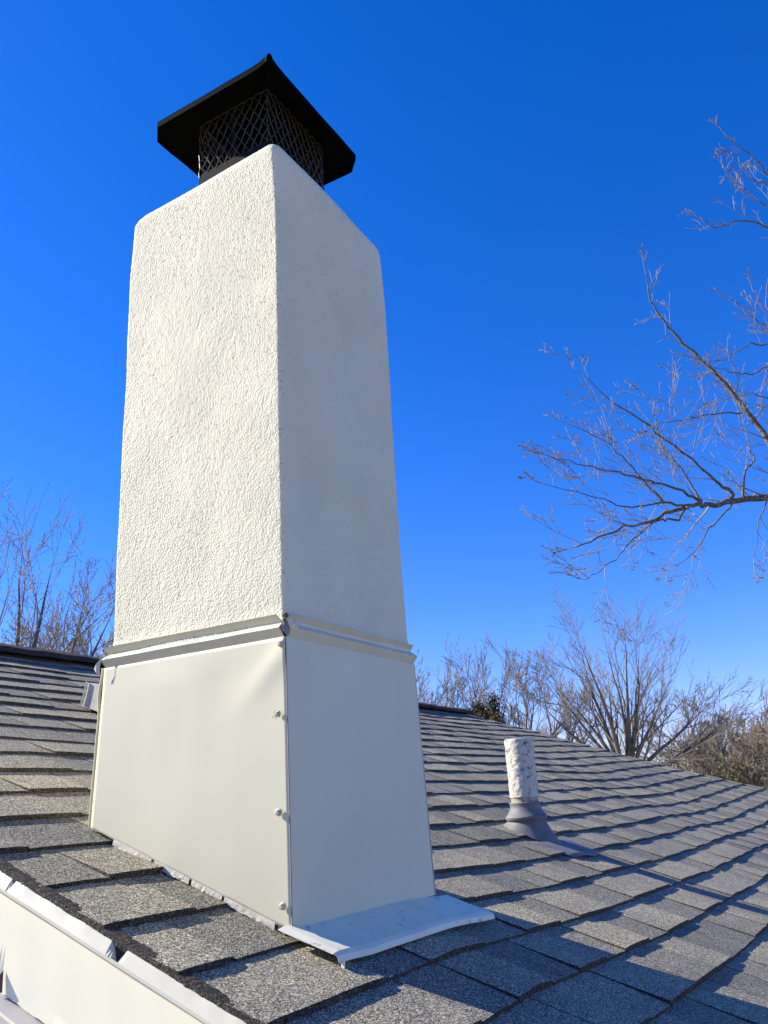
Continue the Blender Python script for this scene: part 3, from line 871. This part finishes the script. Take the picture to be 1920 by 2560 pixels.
LIMBS = [
[(8.367,-0.541,2.996,0.042),(8.18,-0.242,2.982,0.0367),(7.99,-0.024,2.959,0.0328),(7.807,0.08,2.906,0.0293),(7.617,0.225,2.85,0.026),(7.426,0.351,2.814,0.0228),(7.237,0.452,2.773,0.0198),(7.034,0.62,2.68,0.0169),(6.831,0.764,2.566,0.0141),(6.613,0.953,2.515,0.0113),(6.409,1.061,2.405,0.0086),(6.17,1.282,2.285,0.006)],
[(8.169,-0.581,2.891,0.034),(8.072,-0.365,3.554,0.0285),(7.976,-0.225,3.903,0.0244),(7.877,-0.077,4.275,0.0208),(7.774,0.093,4.548,0.0173),(7.666,0.263,4.839,0.0141),(7.56,0.394,5.092,0.011),(7.464,0.446,5.324,0.0079),(7.377,0.435,5.655,0.005)],
[(7.825,0.081,2.919,0.02),(7.685,0.05,2.963,0.0166),(7.528,0.168,3.081,0.0141),(7.364,0.323,3.292,0.0119),(7.178,0.593,3.604,0.0098),(6.996,0.791,3.823,0.0078),(6.816,0.952,3.98,0.0059),(6.643,1.061,4.175,0.004)],
[(7.492,0.337,2.841,0.015),(7.469,0.356,2.961,0.0117),(7.437,0.44,3.221,0.0092),(7.391,0.601,3.579,0.007),(7.371,0.598,3.859,0.005),(7.337,0.677,4.135,0.003)],
[(7.394,0.317,2.845,0.016),(7.158,0.435,2.902,0.0129),(6.906,0.628,2.981,0.0106),(6.655,0.781,3.001,0.0085),(6.392,0.965,3.034,0.0066),(6.118,1.16,3.054,0.0048),(5.83,1.369,3.115,0.003)],
[(7.936,-0.031,2.95,0.014),(8.022,-0.1,3.269,0.011),(8.109,-0.188,3.405,0.0087),(8.188,-0.165,3.623,0.0067),(8.264,-0.117,3.991,0.0048),(8.346,-0.131,4.329,0.003)],
[(7.824,0.088,2.876,0.01),(7.656,0.238,2.692,0.0077),(7.491,0.347,2.529,0.006),(7.323,0.461,2.314,0.0044),(7.144,0.621,2.168,0.003)],
[(7.374,0.454,2.799,0.014),(7.246,0.536,2.675,0.0117),(7.111,0.642,2.651,0.01),(6.975,0.75,2.6,0.0084),(6.824,0.914,2.429,0.007),(6.68,1.03,2.272,0.0056),(6.524,1.181,2.113,0.0043),(6.373,1.299,2.017,0.003)],
[(8.049,-0.186,3.935,0.01),(7.826,0.072,3.914,0.0071),(7.589,0.367,3.842,0.0049),(7.349,0.609,3.756,0.003)],
[(8.472,-0.823,4.559,0.012),(8.367,-0.516,4.522,0.009),(8.259,-0.334,4.449,0.0068),(8.146,-0.145,4.495,0.0049),(8.032,0.018,4.555,0.003)],
[(8.672,-0.883,4.952,0.012),(8.518,-0.567,4.885,0.009),(8.359,-0.348,4.856,0.0068),(8.197,-0.148,4.689,0.0049),(8.029,0.055,4.623,0.003)],
[(7.144,0.62,2.834,0.012),(7.001,0.735,3.012,0.0095),(6.863,0.812,3.157,0.0077),(6.72,0.908,3.305,0.006),(6.574,1.006,3.427,0.0045),(6.385,1.256,3.587,0.003)],
[(7.174,0.442,2.753,0.013),(6.947,0.585,2.77,0.0102),(6.703,0.796,2.705,0.0082),(6.469,0.929,2.694,0.0064),(6.215,1.122,2.768,0.0046),(5.918,1.423,2.854,0.003)],
[(9.068,-1.145,6.316,0.016),(8.912,-0.849,6.597,0.0124),(8.751,-0.682,6.662,0.0098),(8.586,-0.489,6.625,0.0074),(8.416,-0.291,6.538,0.0051),(8.249,-0.175,6.604,0.003)],
[(9.066,-1.202,6.858,0.014),(8.921,-0.985,7.31,0.0104),(8.772,-0.913,7.482,0.0077),(8.622,-0.779,7.649,0.0053),(8.47,-0.632,7.82,0.003)],
[(9.067,-1.171,6.704,0.01),(8.971,-0.958,7.201,0.0077),(8.872,-0.813,7.307,0.006),(8.772,-0.736,7.465,0.0044),(8.671,-0.672,7.546,0.003)],
[(9.068,-1.147,6.581,0.01),(8.997,-0.907,6.949,0.0077),(8.922,-0.786,7.058,0.006),(8.844,-0.6,7.302,0.0044),(8.767,-0.524,7.567,0.003)],
[(8.672,-0.816,4.74,0.012),(8.594,-0.6,5.104,0.009),(8.515,-0.476,5.261,0.0068),(8.436,-0.372,5.441,0.0049),(8.357,-0.302,5.472,0.003)],
[(8.672,-0.838,5.087,0.008),(8.57,-0.639,5.289,0.0051),(8.467,-0.539,5.563,0.003)],
[(8.671,-0.666,3.986,0.01),(8.593,-0.572,4.181,0.0077),(8.514,-0.439,4.217,0.006),(8.429,-0.257,4.296,0.0044),(8.335,0.003,4.252,0.003)],
[(8.153,-0.243,2.967,0.008),(8.145,-0.123,2.764,0.0055),(8.14,-0.065,2.576,0.0037),(8.133,0.011,2.343,0.002)]]
# big maple whose limbs reach in from the right
rg = random.Random(21)
TX, TY = 9.6, -2.3
maple = thing('maple_tree', 'large bare maple reaching thick budding limbs in from the right edge', 'tree', (TX, TY, -3.6))
T = Tree()
tp = [(TX, TY, -3.6), (TX-.05, TY+.02, -1.5), (TX-.02, TY, .6), (TX-.1, TY+.05, 2.4), (TX-.15, TY+.1, 4.2), (TX-.1, TY+.15, 6.2), (TX-.2, TY+.1, 8.4)]
tr = [.34, .27, .24, .21, .18, .13, .07]
b = MB(); b.tube(tp, tr, 14); b.build('trunk', M['bark'], maple, True)
cfgm = dict(kids=[0, 4, 4, 5], layers=['twig', 'branch', 'branch', 'branch'], wob=.085, up=.035, rmin=.0026, ang=(25, 55), n=7, ntw=5, buds=.42, budr=.0036, shrink=.92)
flatn = Vector((.80, .45, .25)).normalized()
cfgm['flat'] = flatn
def trunk_at(z):
    for (a, b_) in zip(tp, tp[1:]):
        if a[2] <= z <= b_[2]:
            t = (z-a[2])/(b_[2]-a[2]); return Vector(a).lerp(Vector(b_), t)
    return Vector(tp[-1])
for li, pts in enumerate(LIMBS):
    P = [Vector(q[:3]) for q in pts]; Rr = [q[3] for q in pts]
    # joined limbs that come from outside the picture start at the trunk
    if P[0].y < -.25 and Rr[0] >= .008:
        s = trunk_at(P[0].z - .5)
        mid = s.lerp(P[0], .5) + Vector((0, 0, .06))
        P = [s, mid] + P; Rr = [Rr[0]*1.6, Rr[0]*1.25] + Rr
    # smooth resample
    Q = []; RQ = []
    for i in range(len(P)-1):
        p0 = P[max(i-1, 0)]; p1 = P[i]; p2 = P[i+1]; p3 = P[min(i+2, len(P)-1)]
        for s_ in range(4):
            t = s_/4
            q = .5*((2*p1) + (p2-p0)*t + (2*p0-5*p1+4*p2-p3)*t*t + (3*p1-p0-3*p2+p3)*t**3)
            Q.append(q + rvec(rg)*.008); RQ.append(Rr[i]+(Rr[i+1]-Rr[i])*t)
    Q.append(P[-1]); RQ.append(Rr[-1])
    b = MB(); b.tube(Q, RQ, 8); b.build('limb', M['bark'], maple, True)
    tot = sum((Q[i+1]-Q[i]).length for i in range(len(Q)-1)); run = 0; acc = 0
    inside = [i for i, q in enumerate(Q)]
    for i in range(len(Q)-1):
        d = (Q[i+1]-Q[i]); run += d.length; f = run/tot
        acc += d.length*(5.0 if f > .25 else 2.4)
        while acc > 1:
            acc -= 1
            dn = d.normalized(); ax = dn.cross(rvec(rg)).normalized(); ang = R(rg.uniform(28, 62))
            cd = dn*math.cos(ang)+ax*math.sin(ang); cd = (cd - flatn*cd.dot(flatn)*.6).normalized()
            cl = rg.uniform(.34, .92)*(1.1-.5*f)*(.7 if P[-1].z > 5.0 else 1)
            if RQ[i] > .02: cl *= rg.choice((.5, .9, 1.1))
            grow(T, Q[i], cd, cl, max(.0035, RQ[i]*.38), 2 if cl > .4 else 1, rg, cfgm)
    grow(T, Q[-1], (Q[-1]-Q[-2]), .22, .004, 2, rg, cfgm)
T.build('branch', 'branches', M['twig'], maple, 4, 'stuff')
T.build('twig', 'twigs', M['twig'], maple, 3, 'stuff')
T.build('bud', 'buds', M['bud'], maple, 4, 'stuff')

def pos(px_az, dist, z=-3.6):
    a = R(px_az); return Vector((CAMP.x + math.cos(a)*dist, CAMP.y + math.sin(a)*dist, z))
def vase(label, az, dist, top, spread, nstem, seed, barkm, twigm, cat='tree', group=None, trunk_z=-.8, kids=None, thick=.16, rmin=.008, lean=0, levels=3, name='bare_tree', buds=0, stemfan=None, wob=.075, up=.05):
    rg = random.Random(seed); base = pos(az, dist)
    root = thing(name, label, cat, base, group)
    T = Tree()
    H = top - trunk_z
    fork = Vector((base.x, base.y, trunk_z))
    b = MB(); b.tube([base, base.lerp(fork, .5)+Vector((.03, .02, 0)), fork+Vector((0, 0, .15))], [thick*1.35, thick*1.1, thick*.95], 10); b.build('trunk', barkm, root, True)
    cfg = dict(kids=kids or [0, 5, 7, 8], layers=['twig', 'twig', 'branch', 'stem'], wob=wob, up=up, rmin=rmin, ang=(18, 42), n=8, ntw=3, buds=buds, budr=.005)
    right = Vector((math.sin(R(az)), -math.cos(R(az)), 0)); fwd = Vector((math.cos(R(az)), math.sin(R(az)), 0))
    for k in range(nstem):
        if stemfan: lat, hh = stemfan[k]
        else:
            lat = ((k+.5)/nstem*2-1)*spread + rg.uniform(-.1, .1)*spread + lean; hh = H*rg.uniform(.8, 1.0)*(1-.25*abs(lat-lean)/max(.1, spread))
        tip = fork + right*lat + fwd*rg.uniform(-.7, .7)*spread*.6 + Vector((0, 0, hh))
        d = tip - fork; L = d.length*.92
        st = d.normalized()
        if not stemfan: st = (st + Vector((0, 0, -.12))*(abs(lat)/max(.1, spread))).normalized()
        grow(T, fork + rvec(rg)*thick*.2, st, L, thick*.62*rg.uniform(.7, 1.0), levels, rg, cfg)
    T.build('stem', 'limbs', barkm, root, 6)
    T.build('branch', 'branches', twigm, root, 4, 'stuff')
    T.build('twig', 'twigs', twigm, root, 3, 'stuff')
    T.build('bud', 'buds', M['bud'], root, 3, 'stuff')
    return root
FB, FT = M['farbark'], M['fartwig']
GR = 'bare trees behind the roof ridge'
# left pair
vase('bare budding tree with spreading stems rising behind the ridge at the left edge', 54.2, 11.5, 4.15, 2.0, 8, 3, M['bark'], M['twig'], group=GR, trunk_z=.55, wob=.06, up=.035, thick=.115, rmin=.0036, kids=[0, 4, 5, 7], buds=.45,
     stemfan=[(-1.3, 2.7), (-.6, 3.1), (-.35, 2.2), (.4, 3.0), (1.1, 2.6), (1.8, 2.0), (2.2, 1.4), (.0, 3.2)])
vase('small upright bare tree just left of the chimney above the ridge', 49.3, 17, 4.1, 1.3, 6, 5, M['bark'], M['twig'], group=GR, trunk_z=1.3, thick=.09, rmin=.0065, kids=[0, 6, 8, 9])
vase('thin bare tree whose twigs cross those of the left edge tree', 52.6, 19, 3.7, 1.6, 6, 6, M['bark'], M['twig'], group=GR, trunk_z=1.3, thick=.08, rmin=.0065, kids=[0, 5, 7, 9])
# right row
vase('big vase shaped bare tree fanning out behind the roof slope beyond the vent pipe', 15.0, 27, 5.55, 3.6, 14, 11, FB, FT, group=GR, trunk_z=.35, wob=.055, up=.03, thick=.15, rmin=.0055, kids=[0, 5, 6, 7],
     stemfan=[(-3.2, 1.1), (-2.9, 2.1), (-2.3, 3.1), (-1.7, 3.8), (-1.1, 4.2), (-.6, 4.5), (-.1, 4.6), (.4, 4.5), (.8, 4.3), (1.3, 3.9), (1.7, 3.2), (3.0, 2.3), (3.3, 1.7), (2.6, .9)])
vase('pale bare tree nearest the chimney on its right side', 29.3, 30, 5.0, 1.5, 5, 12, FB, FT, group=GR, trunk_z=1.2, thick=.10, rmin=.008, kids=[0, 4, 6, 7], up=.07)
vase('slim bare tree with forked top, second to the right of the chimney', 26.6, 32, 5.2, 1.7, 5, 13, FB, FT, group=GR, trunk_z=1.2, thick=.12, rmin=.008, kids=[0, 4, 6, 7], up=.07)
vase('tall narrow bare tree above the evergreen clump', 23.6, 30, 5.5, 1.6, 5, 14, FB, FT, group=GR, trunk_z=1.0, thick=.12, rmin=.008, kids=[0, 4, 6, 7], up=.07)
vase('airy bare tree between the evergreen clump and the big vase shaped tree', 21.2, 31, 5.0, 1.9, 5, 15, FB, FT, group=GR, trunk_z=1.0, thick=.11, rmin=.008, kids=[0, 4, 6, 7], up=.06)
vase('bare tree with drooping left limbs joining the big vase shaped tree', 19.2, 33, 4.3, 2.4, 6, 16, FB, FT, group=GR, trunk_z=.6, thick=.12, rmin=.008, kids=[0, 5, 7, 8])
vase('low rounded bare tree under the long right limb of the big tree', 10.3, 36, 3.3, 3.0, 9, 17, FB, FT, group=GR, trunk_z=-.4, thick=.13, rmin=.0095, kids=[0, 6, 8, 9])
TH = 'tangled thicket trees at the right edge'
for i, (az, di, top, sp, lab) in enumerate((
        (7.6, 34, 2.3, 2.6, 'brown tangled bare tree at the left end of the thicket'),
        (5.4, 37, 2.6, 3.0, 'dense brown bare tree in the middle of the thicket'),
        (4.3, 31, 2.2, 2.0, 'dark forked bare tree in front of the thicket by the roof corner'),
        (3.0, 38, 2.7, 3.2, 'greyish bare tree of the thicket cut by the right edge'),
        (8.9, 42, 2.3, 3.0, 'small brown bare tree low behind the roof corner'))):
    vase(lab, az, di, top, sp, 9, 40+i, M['farbark'], M['thicket'], group=TH, trunk_z=-1.2, thick=.14, rmin=.010, kids=[0, 6, 8, 9], wob=.12, up=.03)
# leafy clumps
def clump(name, label, az, dist, z0, z1, w, mat, seed, n, size, cat):
    rg = random.Random(seed); base = pos(az, dist); root = thing(name, label, cat, base)
    V = []; F = []
    right = Vector((math.sin(R(az)), -math.cos(R(az)), 0)); fwd = Vector((math.cos(R(az)), math.sin(R(az)), 0))
    cents = [(rg.uniform(-.7, .7)*w, rg.uniform(-.5, .5)*w, z0+(z1-z0)*rg.uniform(.1, .85)) for _ in range(12)]
    for i in range(n):
        c = rg.choice(cents); k = rvec(rg)*.20*w
        p = base + right*(c[0]+k.x) + fwd*(c[1]+k.y); p.z = c[2]+k.z*.8*(z1-z0)/w
        a = rvec(rg).normalized()*size*rg.uniform(.6, 1.4); b_ = a.cross(rvec(rg)).normalized()*size*.45
        m = len(V); V += [p-a*.5, p+b_*.5, p+a*.5, p-b_*.5]; F.append((m, m+1, m+2, m+3))
    mesh('foliage', [tuple(v) for v in V], F, mat, root)['kind'] = 'stuff'
    b = MB(); top = Vector((base.x, base.y, z0+(z1-z0)*.6)); b.tube([base, (base+top)/2, top], [.09, .07, .03], 7)
    b.build('trunk', M['bark'], root)
    return root
clump('evergreen_tree', 'dark green bushy evergreen top peeking over the ridge right of the chimney', 23.4, 15, 1.15, 1.80, .34, M['evergreen'], 1, 5200, .055, 'tree')
clump('shrub', 'yellow green shrub beside the roof slope below the big bare tree', 11.9, 30, -.6, 1.55, .55, M['yellowleaf'], 2, 700, .10, 'shrub')
clump('shrub', 'small yellow green shrub at the right edge beyond the neighbouring roof', 3.3, 27, -.5, 1.45, .35, M['yellowleaf'], 3, 900, .10, 'shrub')
clump('shrub', 'yellow green shrub half hidden at the foot of the thicket', 9.4, 31, -.8, .9, .7, M['yellowleaf'], 4, 800, .11, 'shrub')
# far wood: one mass
T = Tree(); rg = random.Random(77)
for i in range(150):
    az = -14 + 90*i/150 + rg.uniform(-.3, .3)
    di = rg.uniform(52, 75); p = pos(az, di, -3.6)
    hh = rg.uniform(4.3, 6.0)
    c2 = dict(kids=[0, 5, 6], layers=['w', 'w', 'w'], wob=.12, up=.03, rmin=.014, ang=(20, 50), n=5, ntw=3)
    for s_ in range(4): grow(T, p + rvec(rg)*.2, Vector((rg.gauss(0, .35), rg.gauss(0, .35), 1)), hh, .10, 2, rg, c2)
o = T.build('w', 'far_wood', M['thicket'], None, 3); tag(o, 'distant brown bare woodland along the horizon', 'woodland', kind='stuff')

# neighbouring roof at the right edge
nb = thing('neighbour_house', 'neighbouring low house with dark shingle roof at the right edge', 'house', (22, 0.2, -3.6))
b = MB()
b.add([(17.2, 1.55, -.15), (17.2, -6, -.15), (21.0, -6, .02-1.1+.0), (21.0, 1.75, -.15)], [(0, 1, 2)])
b = MB()
rx0, rx1, ry0, ry1, rz, ez = 15.5, 24.0, -7.0, 0.52, .185, -1.1
b.add([(rx0, ry0, ez), (rx1, ry0, ez), (rx1, ry1+1.2, ez), (rx0, ry1+1.2, ez), (rx0+3.5, ry0+3, rz), (rx0+3.5, ry1, rz), (rx1-1, ry1, rz), (rx1-1, ry0+3, rz)],
      [(0, 3, 5, 4), (3, 2, 6, 5), (2, 1, 7, 6), (1, 0, 4, 7), (4, 5, 6, 7)])
b.build('roof', M['edge'], nb)
b = MB(); b.box((rx0+.5, ry0+.5, -3.6), (rx1-.5, ry1+.7, ez-.02)); b.build('wall', M['siding'], nb)
b = MB(); b.box((rx0-.02, ry0, ez-.15), (rx0+.01, ry1+1.2, ez-.004)); b.build('fascia', M['drip'], nb)

# granulated scrap lying on a downspout-like ledge under the rake
sc_ = mesh('shingle_scrap', SCRAP[0], SCRAP[1], M['shingle'], None, True)
tag(sc_, 'rounded blue grey granulated shingle scrap below the cream fascia', 'shingle scrap')
